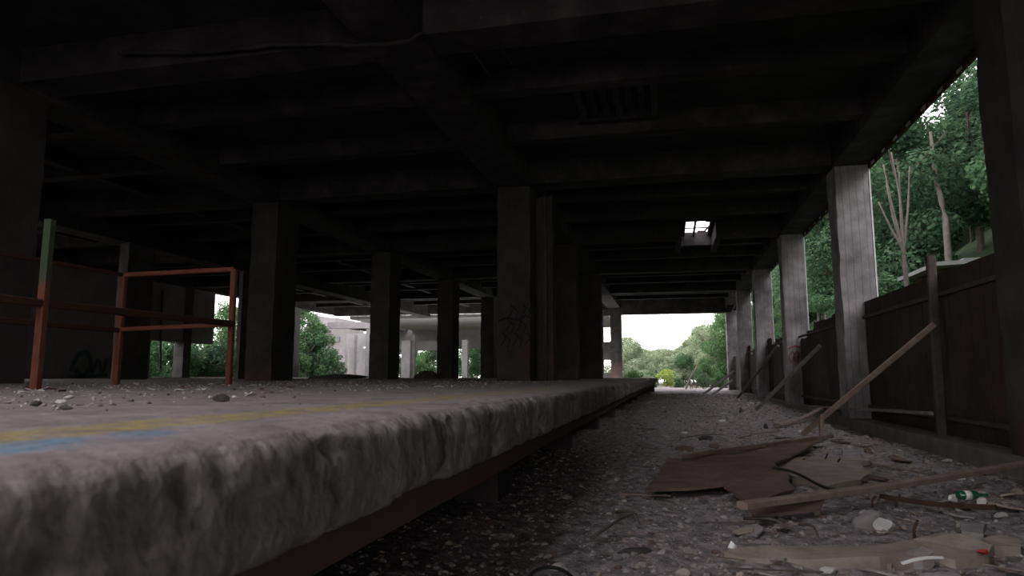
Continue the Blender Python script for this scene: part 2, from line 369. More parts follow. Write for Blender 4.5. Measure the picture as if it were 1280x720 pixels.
# ------------------------------------------------------------------ columns
def column(x0, x1, y0, y1, z0, z1, m, label, group, seed, name='concrete_column'):
    t = thing(name, label, 'column', ((x0+x1)/2, (y0+y1)/2, z0), group)
    gbox('shaft', m, x0, x1, y0, y1, z0, z1, .16, .016, seed, t)
    return t
ordn = ['nearest', 'second', 'third', 'fourth', 'fifth', 'sixth']
right = []
for i, y in enumerate(YC):
    if i == 0:
        t = column(3.78, 4.5, y, y+.8, -.15, ZS+.05, COLM, 'concrete column of the right side, beside the viewer and outside the frame', 'columns along the right side openings', 1); continue
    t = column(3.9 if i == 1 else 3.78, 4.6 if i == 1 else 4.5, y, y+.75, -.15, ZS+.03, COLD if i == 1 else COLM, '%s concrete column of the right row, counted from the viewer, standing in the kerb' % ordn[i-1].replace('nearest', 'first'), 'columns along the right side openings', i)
    right.append(t)
    link('corner_strip', grid_box(bmesh.new(), 4.495, 4.525, y-.02, y+.03, 2.65 if i == 2 else 2.5, ZS, .3, .003, i), STEEL, t)
centre = []
for i, y in enumerate(YC):
    x0, x1 = {0:(-4.16,-3.32), 1:(-4.16,-3.32), 2:(-4.16,-3.32), 3:(-4.05,-3.2), 4:(-4.3,-3.1), 5:(-4.6,-3.98), 6:(-4.0,-3.25)}[i]
    if i == 0: lab = 'dark concrete column of the middle row, left of the viewer and outside the frame'
    else: lab = '%s dark concrete column of the middle row on the platform, counted from the viewer' % ['', 'first', 'second', 'third', 'fourth', 'fifth', 'sixth'][i]
    if i <= 1: continue
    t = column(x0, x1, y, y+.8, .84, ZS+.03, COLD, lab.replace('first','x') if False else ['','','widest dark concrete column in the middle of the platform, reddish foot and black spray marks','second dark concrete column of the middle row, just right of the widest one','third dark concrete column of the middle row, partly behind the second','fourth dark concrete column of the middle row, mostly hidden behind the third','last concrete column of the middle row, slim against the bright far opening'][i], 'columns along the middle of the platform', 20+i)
    centre.append(t)
# pier and downpipe just behind the widest column
t = column(-3.75, -2.95, 17.6, 18.1, .84, ZS+.03, COLD, 'dark pier close behind the right side of the widest middle column', None, 31, 'concrete_pier')
tube('downpipe', DARKC, [(-3.14,17.45,.86),(-3.12,17.45,3.2),(-3.14,17.45,ZS)], .06, None, sub=6)
tag(bpy.data.objects['downpipe'], 'slim grey downpipe running up beside the widest middle column', 'pipe')
labsA = {1:'dark concrete column cropped by the left edge of the picture', 2:'broad concrete column right of the orange frame, front half lighter', 3:'narrow dark column left of the middle, before the white pillar outside', 4:'narrow dark column just left of the widest middle column', 5:'dark column squeezed against the left side of the widest middle column'}
for i, y in enumerate(YC):
    if i in (0, 6): continue
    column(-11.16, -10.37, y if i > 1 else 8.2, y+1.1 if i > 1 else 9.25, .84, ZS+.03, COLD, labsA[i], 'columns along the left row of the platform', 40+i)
# spray paint on columns (strokes stand on the faces)
def stroke(bm, pts, w, axis, off):
    """flat ribbon through 2-D pts on a face; axis 'y' -> face y=off, axis 'x' -> face x=off"""
    P = []
    for i in range(len(pts)-1):
        for k in range(6):
            t = k/6; p0 = pts[max(0,i-1)]; p1 = pts[i]; p2 = pts[i+1]; p3 = pts[min(len(pts)-1,i+2)]
            P.append([.5*((2*p1[c])+(p2[c]-p0[c])*t+(2*p0[c]-5*p1[c]+4*p2[c]-p3[c])*t*t+(3*p1[c]-p0[c]-3*p2[c]+p3[c])*t**3) for c in (0,1)])
    P.append(list(pts[-1])); prev = None
    for i, p in enumerate(P):
        q = P[min(i+1,len(P)-1)]; r = P[max(i-1,0)]; dx, dz = q[0]-r[0], q[1]-r[1]; l = math.hypot(dx, dz) or 1; nx, nz = -dz/l*w/2, dx/l*w/2
        mk = (lambda a, b: bm.verts.new((a, off, b))) if axis == 'y' else (lambda a, b: bm.verts.new((off, a, b)))
        cur = (mk(p[0]+nx, p[1]+nz), mk(p[0]-nx, p[1]-nz))
        if prev: bm.faces.new((prev[0], cur[0], cur[1], prev[1]))
        prev = cur
    return bm
rr = random.Random(3)
bm = bmesh.new()
for k in range(7):
    x = -4.05+.1*k; z = 1.75+.35*(k % 3)
    stroke(bm, [(x, z), (x+.12, z+.18), (x+.05, z+.3), (x+.22, z+.12), (x+.17, z-.05)], .028, 'y', 16.37)
stroke(bm, [(-4.1,2.35),(-3.9,2.42),(-3.6,2.38),(-3.4,2.5)], .05, 'y', 16.37)
link('graffiti', bm, GRAF, centre[0])
bm = bmesh.new()
for k in range(4):
    x = 3.9+.14*k; stroke(bm, [(x,1.45),(x-.05,1.62),(x+.06,1.8),(x+.12,1.62),(x+.04,1.45)], .035, 'y', 24.17)
stroke(bm, [(3.85,1.9),(4.05,1.98),(4.3,1.9)], .05, 'y', 24.17)
link('graffiti', bm, GRAFR, right[2])
# ------------------------------------------------------------------ right side: kerb, fence, rails
kb = struct(gbox('trim_50', KERB, 3.76, 4.62, -12, 49.5, -.15, .085, .25, .014, 5))
fnames = ['first', 'second', 'third', 'fourth', 'fifth', 'sixth']
for i in range(0, 6):
    y0 = YC[i]+.78; y1 = YC[i+1]-.02
    lab = 'dark brown panel fence in the %s bay of the right side, counted from the viewer' % (['zeroth','widest lit','second','third','fourth','farthest'][i])
    if i == 0: lab = 'dark brown panel fence beside the viewer, outside the right edge of the frame'
    if i == 1: lab = 'dark brown panel fence in the widest bay at right, below the wooded slope'
    t = thing('panel_fence', lab, 'fence', (4.25, (y0+y1)/2, .05), 'brown fences closing the right side bays')
    n = 6; fr = random.Random(60+i)
    for k in range(n):
        a = y0+(y1-y0)*k/n; b = y0+(y1-y0)*(k+1)/n
        top = 2.62
        if i == 2: top = [2.62,2.62,2.55,2.58,2.40,2.2][k]
        if i >= 3: top = 2.62-fr.choice([0,0,.15,.35,.5])
        bm = bmesh.new(); grid_box(bm, 4.22, 4.26, a+.004, b-.004, .05, top, .25, .006, k+i*7)
        if i >= 2 :
            for v in bm.verts:
                if v.co.z > top-.1: v.co.z += .10*noise.noise(Vector((0, v.co.y*3, i)))
        link('panel', bm, FENCE, t)
    for z in (.35, 2.28): link('rail', bar_bm(bmesh.new(), (4.19, y0, z), (4.19, y1, z), .05, .07, n=14), DWOOD, t)
# lintel rail with clips above each opening
for i in range(1, 6):
    y0 = YC[i]+.75; y1 = YC[i+1]
    t = thing('lintel_rail', 'dark steel rail under the beam over bay %s at right, counted from the viewer' % ['','one','two','three','four','five'][i], 'rail', (4.5, (y0+y1)/2, ZS), 'steel rails above the right side openings')
    link('channel', bar_bm(bmesh.new(), (4.52, y0, ZS-.05), (4.52, y1, ZS-.05), .06, .1, n=20), RUST, t)
    for k in range(9):
        yy = y0+.4+k*(y1-y0-.8)/8
        link('clip', grid_box(bmesh.new(), 4.475, 4.488, yy-.1, yy+.1, ZS-.085, ZS-.03, .1, .002, k), STEEL, t)
# tall post in front of the fence
pt = atx(1163, 320, 4.10); pb = Vector((4.06, pt.y, .08))
tag(bar('fence_post', DWOOD, pb, pt, .13, .11, n=16, up=Vector((0,1,0))), 'tall weathered wooden post standing before the widest fence, rising above it', 'post')
# braces
def gp(x, y, z=.02): p = atz(x, y, z); return p
braces = [((1168,405),(1003,541),.085,WOOD,'long grey diagonal plank leaning up to the tall fence post'),
          ((1025,432),(945,512),.10,WOOD2,'diagonal prop leaning past the third right column'),
          ((973,432),(922,497),.10,WOOD2,'diagonal prop leaning past the fourth right column')]
for top, bot, w, m, lab in braces:
    a = atx(top[0], top[1], 4.02 if w > .09 else 4.0); b = gp(bot[0], bot[1], .03)
    b.z = gz(b.x, b.y)+.03
    tag(bar('diagonal_prop', m, b, a, w, w*.75, n=18, bend=.02, up=Vector((0,1,0))), lab, 'prop', 'props leaning against the right side')
for (tx, ty), (bx, by), lab in (((918,464),(880,493),'thin dark prop leaning at the far end, leftmost of the pair'), ((916,475),(892,493),'short dark prop leaning at the far end, right of its thin neighbour')):
    a = aty(tx, ty, 40.5); b = aty(bx, by, 39.2); b.z = gz(b.x, b.y)+.02
    tag(bar('diagonal_prop', WOOD2, b, a, .13, .1, n=10), lab, 'prop', 'props leaning against the right side')
# horizontal bar lying from kerb to fence, plank and short upright
tag(bar('long_pole', WOOD2, (3.55, 20.6, .17), (3.82, 11.6, .44), .055, .055, n=24, bend=-.0), 'long thin pale pole lying level along the foot of the second right column', 'pole')
tag(bar('curved_plank', WOOD, gp(970,531,.06), Vector((3.45, 17.6, .24)), .12, .05, n=20, bend=.06), 'pale curved plank on the gravel meeting the long pole', 'plank')
p = gp(1026,545,.0); tag(bar('short_stake', WOOD, (p.x, p.y, -.05), (p.x+.03, p.y, .36), .075, .06, n=6), 'short upright brown stake below the crossing planks', 'stake')
# ------------------------------------------------------------------ boards and rubbish near the middle of the track bed
def Z(x, y, z): p = atz(x, y, z); return Vector((p.x, p.y, z))
tag(sheet('brown_board', PLY, [Z(806,612,.05), Z(903,606,.06), Z(938,600,.07), Z(985,572,.10), Z(1035,546,.12), Z(960,554,.09), Z(895,568,.07), Z(835,574,.04)], .022, curl=.05, seed=2),
    'large cracked brown board with a pale scuffed ring, lying left of the pile', 'board')
b2 = tag(sheet('brown_board', PLY, [Z(905,607,.10), Z(960,575,.12), Z(985,590,.12), Z(992,612,.11), Z(938,628,.12)], .022, curl=.03, seed=5),
    'smaller reddish brown board overlapping the large one, red paint on its corner', 'board')
link('red_corner', rock_bm(5,2,.5), RED, b2); rc = b2.children[0]; rc.matrix_parent_inverse = Matrix(); rc.scale = (.035,.03,.03); rc.location = Z(927,628,.10)
tag(bar('brown_batten', PLY, Z(850,571,.10), Z(1040,545,.15), .05, .05, n=16), 'dark brown batten along the far edge of the large board', 'batten')
tag(sheet('box_board', PLY, [Z(930,628,.12), Z(1030,621,.12), Z(1026,635,.07), Z(943,644,.06)], .02, curl=.0, seed=8), 'brown board tilted on edge below the start of the long plank', 'board')
tag(bar('long_plank', WOOD, Z(928,632,.15), Vector((3.72, 8.35, .12)), .09, .05, n=26, bend=.02), 'long pale plank running from the brown boards to the right edge', 'plank')
tag(bar('thin_rusty_pipe', RUST, Z(1100,620,.05), Z(1245,634,.06), .035, n=18, bend=.02), 'thin rusty pipe lying below the long plank at right', 'pipe')
tag(tube('black_cable', BLACK, [Z(966,585,.15), Z(985,588,.13), Z(1005,596,.11), Z(1030,609,.10), Z(1055,613,.09), Z(1082,612,.07)], .013), 'black cable curling over the pale slab beside the boards', 'cable')
tag(tube('wire_loop', BLACK, [Z(662,722,.02), Z(668,714,.05), Z(686,709,.08), Z(704,713,.07), Z(716,722,.02)], .009), 'thin black wire loop at the bottom edge of the picture', 'wire')
for a, b, lab in (((770,640),(800,655),'dark bent twig on the shaded gravel nearest the platform'), ((740,672),(795,642),'long dark twig across the shaded gravel left of the boards'), ((930,648),(1000,668),'dark stick below the tilted brown board'), ((1000,655),(1025,678),'short dark stick leading to the long half-buried slab'), ((850,548),(905,544),'dark branch lying beyond the large brown board'), ((600,600),(640,612),'short twig in the deep shade under the platform')):
    pa = Z(*a, .03); pb_ = Z(*b, .04); mid = (pa+pb_)/2+Vector((.03,.05,.03))
    tag(tube('stick', BARK, [pa, mid, pb_], .012, r1=.006), lab, 'stick', 'sticks on the gravel')
# half buried slabs
def slabrock(name, m, pts, th, lab, cat, seed, grp=None): return tag(sheet(name, m, pts, th, curl=.04, seed=seed, sub=6), lab, cat, grp)
slabrock('concrete_slab', STONE2, [Z(963,578,.06), Z(985,572,.05), Z(1060,570,.05), Z(1088,590,.05), Z(1075,600,.04), Z(1035,607,.05), Z(990,597,.05)], .12, 'pale broken concrete slab right of the brown boards, short rebar stubs in it', 'slab', 11)
slabrock('concrete_slab', STONE, [Z(1053,560,.05), Z(1075,563,.06), Z(1078,574,.05), Z(1052,571,.04)], .1, 'small pale slab piece behind the larger broken slab', 'slab', 12)
slabrock('long_slab', STONE2, [Z(905,690,.02), Z(960,681,.04), Z(1060,680,.05), Z(1150,673,.05), Z(1160,692,.05), Z(1100,700,.04), Z(1000,700,.03), Z(930,698,.01)], .1, 'long half-buried concrete strip across the near gravel', 'slab', 13)
slabrock('concrete_chunk', STONE2, [Z(1140,674,.05), Z(1180,669,.07), Z(1205,672,.075), Z(1240,686,.05), Z(1235,697,.02), Z(1195,702,.02), Z(1160,694,.03)], .1, 'large angular concrete chunk at the right end of the long strip', 'chunk', 14)
slabrock('concrete_chunk', STONE2, [Z(1228,672,.04), Z(1250,665,.06), Z(1275,672,.05), Z(1276,684,.02), Z(1245,682,.03)], .1, 'flat tan stone at the right edge behind the large angular chunk', 'stone', 15)
slabrock('flat_stone', STONE2, [Z(1085,697,.03), Z(1110,692,.045), Z(1125,697,.035), Z(1118,706,.015), Z(1095,704,.015)], .06, 'flat tan stone just below the long concrete strip', 'stone', 16)
slabrock('flat_stone', STONE, [Z(1133,690,.06), Z(1150,684,.075), Z(1167,692,.06), Z(1155,700,.03), Z(1138,698,.03)], .07, 'grey stone lying against the large angular chunk', 'stone', 17)
slabrock('grey_plate', STONE, [Z(1200,655,.03), Z(1235,658,.04), Z(1230,672,.03), Z(1205,670,.03)], .04, 'bluish grey flat piece left of the stone at the right edge', 'plate', 18)
p = Z(1090,655,.02); tag(rock('grey_rock', STONE, p, (.125,.11,.12), .3, 4, .8), 'dark grey boulder-like rock in the near gravel at right', 'rock')
p = Z(1106,660,.02); tag(rock('pale_rock', STONE3, p, (.065,.07,.08), .9, 9, .9), 'pale rock touching the right side of the dark grey rock', 'rock')
p = Z(1080,640,.06); tag(rock('pale_pebble', STONE3, p, (.04,.035,.03), .2, 6), 'white pebble on top of the dark grey rock', 'pebble')
p = Z(1074,697,.04); tag(rock('brown_brick', PLY, p, (.06,.04,.03), .4, 12), 'rusty brown lump below the long concrete strip', 'brick')
p = Z(1229,690,.06); tag(rock('red_scrap', RED, p, (.035,.03,.025), .4, 13), 'red scrap on the large angular chunk', 'scrap')
tag(bar('white_stick', WHITE, Z(1128,704,.05), Z(1178,697,.07), .022, .012, n=10, bend=-.01), 'bright white stick beside the large angular chunk', 'stick')
for (x, y), s, lab in (((915,675),(.035,.02,.04),'bright white crumpled scrap at the left of the near gravel'), ((903,524),(.10,.03,.03),'small bright white scrap on the gravel beyond the boards'), ((1190,616),(.05,.03,.05),'pale box scrap left of the green bottle'), ((1226,619),(.04,.035,.045),'round white cap right of the green bottle'), ((1200,594),(.06,.04,.03),'bluish white scrap by the kerb at right')):
    p = Z(x, y, .05); p.z = gz(p.x, p.y)+.03; tag(rock('white_scrap', WHITE, p, s, .5, int(x) % 17, .9), lab, 'scrap', 'white scraps')
# green bottle: lying, with a neck
bt = thing('green_bottle', 'dark green glass bottle lying below the long plank at right', 'bottle', Z(1208,620,.05))
bp_ = Z(1197,619,.055); 
def lathe(bm, prof, n=14):
    rings = [[bm.verts.new((x, r*math.cos(2*math.pi*i/n), r*math.sin(2*math.pi*i/n))) for i in range(n)] for x, r in prof]
    for a, b in zip(rings, rings[1:]):
        for i in range(n): bm.faces.new((a[i], b[i], b[(i+1)%n], a[(i+1)%n]))
    bm.faces.new(rings[0]); bm.faces.new(rings[-1][::-1]); return bm
bm = lathe(bmesh.new(), [(0,.025),(.004,.034),(.12,.035),(.15,.03),(.175,.015),(.22,.013),(.225,.016),(.24,.015)]); bm.transform(Matrix.Translation(bp_)@Matrix.Rotation(.25,4,'Z')); link('body', bm, GBOT, bt, True)
bm = lathe(bmesh.new(), [(.05,.0355),(.05,.0362),(.10,.0362),(.10,.0355)]); bm.transform(Matrix.Translation(bp_)@Matrix.Rotation(.25,4,'Z')); link('paper_label', bm, WHITE, bt, True)
# rebar stubs
for (x, y), h, lab in (((1003,580),.06,'leftmost rebar stub in the pale broken slab'), ((1032,580),.11,'tallest rebar stub in the middle of the pale broken slab'), ((1047,584),.09,'bent rebar stub at the right of the pale broken slab'), ((1143,676),.12,'thin rebar stub standing above the long concrete strip'), ((1090,634),.08,'rebar stub left of its pair below the long plank'), ((1121,634),.09,'rebar stub right of its pair below the long plank')):
    p = Z(x, y, .02); tag(tube('rebar_stub', RUST, [p, p+Vector((.005,0,h*.6)), p+Vector((.03,.01,h))], .009), lab, 'rebar', 'rebar stubs sticking up')
rs = random.Random(77)
sp0 = []
for i in range(3):
    o = bar('wood_splinter', [WOOD, PLY, DWOOD][i], (-.5,0,0), (.5,0,.02), .07, .035, n=6, wob=.5, seed=i); sp0.append(o)
for k in range(42):
    o = sp0[k] if k < 3 else sp0[k % 3].copy()
    if k >= 3: C.objects.link(o)
    y = 3.8+14*rs.random()**1.5; x = rs.uniform(.2, 3.4) if y < 6 else rs.uniform(-.6, 3.3)
    s_ = rs.uniform(.15,.42)*(1+.04*y); o.scale = (s_, s_*.6, s_*.6); o.location = (x, y, gz(x, y)+.03); o.rotation_euler = (rs.uniform(-.2,.2), rs.uniform(-.1,.1), rs.uniform(-.9,.9))
    tag(o, 'short splinter of old wood lying on the gravel of the track bed', 'splinter', 'wood splinters on the track bed')
fl0 = [sheet('flat_fragment', [STONE, STONE2, PLY, STONE][i], [(-.5,-.3,0),(.1,-.45,0),(.5,-.1,.03),(.3,.4,.02),(-.35,.35,0)], .09, curl=.05, seed=i+31, sub=3) for i in range(4)]
for k in range(60):
    o = fl0[k] if k < 4 else fl0[k % 4].copy()
    if k >= 4: C.objects.link(o)
    y = 3.7+9*rs.random()**1.7; x = rs.uniform(.4, 3.4) if y < 8 else rs.uniform(-.3,3.4)
    if 5.0 < y < 9.6 and -.4 < x < 1.9: x = rs.uniform(2.0, 3.4)
    s_ = rs.uniform(.07,.20)*(1+.04*y); o.scale = (s_, s_*.8, s_*.7); o.location = (x, y, gz(x, y)+.035); o.rotation_euler = (rs.uniform(-.25,.25), rs.uniform(-.25,.25), rs.uniform(0,6.2))
    tag(o, 'flat broken piece of concrete or tile lying among the gravel', 'fragment', 'flat fragments on the track bed')
for (x, y), sz, m, lab in (((1086,563),(.06,.05,.07),PLY,'rusty brown lump beside the kerb behind the broken slab'), ((1063,562),(.05,.04,.05),STONE2,'tan lump left of the rusty one behind the broken slab'), ((882,546),(.16,.06,.08),DARKC,'dark clump on the gravel beyond the large brown board'), ((957,533),(.06,.05,.09),DARKC,'small dark clump left of the curved plank'), ((926,515),(.06,.05,.15),DARKC,'upright dark lump in the middle distance of the track bed'), ((1022,640),(.03,.03,.05),STONE2,'tan lump touching the tilted board end'), ((1140,535),(.10,.07,.05),STONE3,'pale stone lying near the kerb foot'), ((790,683),(.12,.05,.03),DARKC,'dark flat scrap in the gravel left of the long strip')):
    p = Z(x, y, .02); p.z = gz(p.x, p.y)+sz[2]*.3; tag(rock('lump', m, p, sz, .4, x % 19, .8), lab, 'lump')
# ------------------------------------------------------------------ gravel (uncountable) and individual stones
def scatter(name, n, area, smin, smax, mats, z0, seed, zf=gz, pref=None):
    rs = random.Random(seed); bm = bmesh.new()
    for k in range(n):
        while True:
            u = rs.random(); y = area[2]+(area[3]-area[2])*u**1.7; x = rs.uniform(area[0], area[1])
            if pref is None or pref(x, y): break
        s = smin+(smax-smin)*rs.random()**3; s *= 1+.05*max(0, y-6)
        m = Matrix.Translation((x, y, zf(x, y)+z0+s*.15))@Matrix.Rotation(rs.uniform(0,6.3),4,'Z')@Matrix.Rotation(rs.uniform(-.6,.6),4,'X')@Matrix.Diagonal((s, s*rs.uniform(.5,1), s*rs.uniform(.35,.7), 1))
        r = bmesh.ops.create_icosphere(bm, subdivisions=1, radius=1) if False else None
        vs = [bm.verts.new(m@Vector(q)*1) for q in OCT(rs)]
        mi = 0 if rs.random() < .55 else (1 if rs.random() < .72 else (2 if rs.random() < .93 else 3))
        for f in OF: 
            ff = bm.faces.new([vs[i] for i in f]); ff.material_index = min(mi, len(mats)-1)
    return link(name, bm, mats)
OFB = [(0,1,2),(0,2,3),(0,3,4),(0,4,5),(0,5,1),(1,6,2),(2,7,3),(3,8,4),(4,9,5),(5,10,1),(2,6,7),(3,7,8),(4,8,9),(5,9,10),(1,10,6),(6,11,7),(7,11,8),(8,11,9),(9,11,10),(10,11,6)]
OF = OFB
def OCT(rs):
    P = [(0,0,1)]+[(math.cos(a)*.89, math.sin(a)*.89, .45) for a in [i*1.2566 for i in range(5)]]+[(math.cos(a)*.89, math.sin(a)*.89, -.45) for a in [i*1.2566+.628 for i in range(5)]]+[(0,0,-1)]
    return [tuple(c*rs.uniform(.65,1.25) for c in p) for p in P]
inbed = lambda x, y: x > -1.9
gv = scatter('gravel', 26000, (-1.9, 3.75, 3.0, 38), .006, .030, [STONE, STONE2, PLY, STONE3], 0.0, 5)
tag(gv, 'loose grey gravel and crumbled rubble covering the track bed', 'gravel', None, 'stuff')
pg = scatter('platform_grit', 2600, (-9, -1.5, 2.0, 16), .006, .02, [STONE, STONE3, PLY], 0.0, 8, zf=lambda x, y: .882, pref=lambda x, y: x < -2.2 or random.random() < .1)
tag(pg, 'fine grit and leaf crumbs strewn over the platform', 'grit', None, 'stuff')
protos = []
for s in range(6):
    bm = rock_bm(s+20, 2, .55); me = bpy.data.meshes.new('loose_stone'); bm.to_mesh(me); bm.free(); me.materials.append([STONE, STONE2, STONE, STONE2, STONE3, STONE][s]); protos.append(me)
rs = random.Random(12)
for k in range(150):
    y = 3.6+24*rs.random()**2; x = rs.uniform(-1.0, 3.6)
    if 5 < y < 12 and -.4 < x < 1.4: x += 2.0
    s = rs.uniform(.025,.06)*(1+.05*(y-4)); o = bpy.data.objects.new('loose_stone', protos[k % 6]); C.objects.link(o)
    o.location = (x, y, gz(x, y)+s*.2); o.rotation_euler = (rs.uniform(-.3,.3), rs.uniform(-.3,.3), rs.uniform(0,6.3)); o.scale = (s, s*rs.uniform(.6,1), s)
    tag(o, 'fist-sized broken stone lying loose among the gravel of the track bed', 'stone', 'loose stones on the track bed')
# debris on platform: flakes and leaves
rs = random.Random(4)
flk = [sheet('concrete_flake', [STONE, STONE3, PLY][i], [(0,0,0),(.09,.02,.01),(.12,.08,0),(.04,.1,.015)], .008, curl=.02, seed=i+3, sub=2) for i in range(3)]
flab = 'thin flake of broken concrete or bark lying on the far platform'
for k in range(60):
    i = k % 3; o = flk[i] if k < 3 else flk[i].copy()
    if k >= 3: C.objects.link(o)
    y = rs.uniform(3.2, 8); x = rs.uniform(-6.4, -2.2) if k % 2 else rs.uniform(-5.5, -3.2)
    o.location = (x, y, .895); o.rotation_euler = (rs.uniform(-.25,.25), rs.uniform(-.25,.25), rs.uniform(0,6)); s = rs.uniform(.35,.9); o.scale = (s, s, s)
    tag(o, flab, 'flake', 'flakes strewn on the platform')
for (x, y), s, lab in (((45,504),.018,'dark lump at the far left among the platform flakes'), ((83,509),.014,'dark lump nearest the platform edge below the orange posts'), ((277,497),.028,'dark lump on the platform below the right orange post'), ):
    p = atz(x, y, .9); tag(rock('dark_lump', DARKC, p, (s*1.6, s, s), .3, int(x) % 13, .7), lab, 'lump', 'dark lumps on the platform')
for (x, y), s in (((86,497),.028), ((76,502),.025)):
    p = atz(x, y, .905); tag(rock('pale_stone', STONE3, p, (s, s*.7, s*.6), .3, int(x) % 13, .7), 'pale stone on the platform between the orange posts, %s of two' % ('upper' if x == 86 else 'lower'), 'stone')
hp = aty(536, 474, 30); tag(rock('rubble_heap', DARKC, (hp.x, hp.y, .93), (.75,.35,.5), .1, 3, .7, sub=4), 'low dark rubble heap on the platform before the white arch', 'heap')
hp = aty(420, 474, 28); tag(rock('rubble_heap', DARKC, (hp.x, hp.y, .90), (1.6,.5,.28), .1, 8, .7, sub=4), 'flat dark rubble heap on the platform at the foot of the leafy opening', 'heap')
# ------------------------------------------------------------------ orange frame on the platform
X0, X1, YF0, YF1 = -5.5, -7.2, 5.02, 7.76
t = thing('orange_steel_frame', 'orange painted steel frame standing on the platform at left, top of one post green', 'frame', (-6.3, 6.4, .88))
bar('post', ORGRN, (X0, YF0, .88), (X0, YF0, 2.42), .075, n=8, parent=t, up=Vector((0,1,0)))
bar('post', ORANGE, (X0, YF1, .88), (X0, YF1, 2.38), .07, n=8, parent=t, up=Vector((0,1,0)))
bar('post', ORANGE, (X1, YF1, .88), (X1, YF1, 2.36), .08, n=8, parent=t, up=Vector((0,1,0)))
bar('post', ORANGE, (X1, YF0-1.6, .88), (X1, YF0-1.6, 2.36), .08, n=8, parent=t, up=Vector((0,1,0)))
bar('rail', ORANGE, (X1, YF1, 2.36), (X0, YF1, 2.38), .06, n=6, parent=t)
bar('rail', ORANGE, (X1, YF1, 1.62), (X0, YF1, 1.66), .055, n=6, parent=t)
r1 = bar('rail', RUST, (X0, 2.4, 1.63), (X0, YF1, 1.67), .075, n=10, parent=t)
r2 = bar('rail', RUST, (X1, YF0-1.6, 1.61), (X1, YF1, 1.61), .065, n=10, parent=t)
bar('rail', RUST, (X1, YF0-1.6, 2.33), (X1, YF1, 2.36), .05, n=10, parent=t)
tr(BEAM, -18.3, -17.5, YN, YEND-.1, 5.42, ZC+.02, step=.35, amp=.012, seed=77)
MIDC = mat('mid_grey_concrete', [(.06,.055,.055), (.10,.09,.09), (.14,.13,.13)], 1.5)
def rc(xa, y, lab, k):
    a = aty(xa, 470, y).x; column(a, -17.5, y, y+1.2, .84, 5.45, MIDC, lab, 'columns of the outer left row', k)
rc(138, 19.0, 'column with a pale front just behind the middle orange post', 61); rc(293, 25.3, 'column with a pale narrow front right beside the right orange post', 62)
# ------------------------------------------------------------------ ceiling fittings
t = thing('roof_hatch_grid', 'steel grid across the small bright hole in the ceiling', 'grid', (1.05, 25.95, ZC), None)
cx, cy = hx0+.44, (hy0+hy1)/2
link('frame', bar_bm(bar_bm(bar_bm(bar_bm(bmesh.new(), (hx0,hy0,ZC),(hx1,hy0,ZC),.07,.05), (hx0,hy1,ZC),(hx1,hy1,ZC),.07,.05), (hx0,hy0,ZC),(hx0,hy1,ZC),.07,.05), (hx1,hy0,ZC),(hx1,hy1,ZC),.07,.05), RUST, t)
link('bar', bar_bm(bmesh.new(), (cx-.08,hy0,ZC),(cx-.08,hy1,ZC),.08), RUST, t); link('bar', bar_bm(bmesh.new(), (hx0,cy-.25,ZC),(hx1,cy-.25,ZC),.06,.04), RUST, t)
link('bent_bar', tube_bm(bmesh.new(), [(cx+.05,cy+.35,ZC),(cx+.3,cy+.3,ZC-.02),(hx1-.12,cy+.15,ZC),(hx1-.06,cy-.3,ZC)], .035), RUST, t)
link('hanging_scrap', rock_bm(3,2,.4), RUST, t); q = t.children[-1]; q.matrix_parent_inverse = Matrix.Translation(-t.location); q.location = (hx1-.05, hy0+.15, ZC+.02); q.scale = (.22,.28,.06)
t = thing('concrete_duct', 'square concrete shaft collar hanging from the ceiling around the bright hole', 'duct', (1.05, 26, 6.1))
for nm, a in (('side', (hx0-.34,hx0-.13,hy0+.66,hy1+.6)), ('side', (hx1+.13,hx1+.35,hy0+.66,hy1+.6))):
    link(nm, grid_box(bmesh.new(), *a, 5.86, ZC, .2, .01, 3), BEAM, t)
t = thing('ceiling_grate', 'dark slatted grate in the ceiling right of the middle, above the track bed', 'grate', (-.87, 12.7, ZC))
for k in range(7): link('slat', grid_box(bmesh.new(), -1.62+k*.235, -1.50+k*.235, 12.0, 13.55, ZC-.16, ZC+.01, .2, .008, k), BEAM if k % 3 else DARKC, t)
link('frame', grid_box(bmesh.new(), -1.7, -.05, 13.5, 13.62, ZC-.2, ZC+.01, .2, .008, 9), BEAM, t)
# sagging old pipe with lumpy lagging across the ceiling
pp = [aty(x, y, 8.52) for x, y in ((150,66),(220,66),(290,62),(340,56),(400,55),(450,56),(500,54),(530,40))]
bm = tube_bm(bmesh.new(), pp, .035, n=8, sub=8)
for v in bm.verts: v.co += noise.noise_vector(v.co*9)*.03
tag(link('lagged_pipe', bm, BEAM, None, True), 'lumpy dark lagged pipe sagging below the ceiling at upper left', 'pipe')
bpy.data.objects['lagged_pipe'].data.materials[0] = CEIL
for (x0p, y0p, x1p, y1p, yy, lab) in ((575,40,612,95,9.0,'thin dark hanger rod below the ceiling left of the grate'), (600,20,640,80,8.6,'second thin dark hanger rod nearer the viewer')):
    tag(tube('hanger_rod', DARKC, [aty(x0p,y0p,yy), aty(x1p,y1p,yy+1.5)], .02), lab, 'rod')
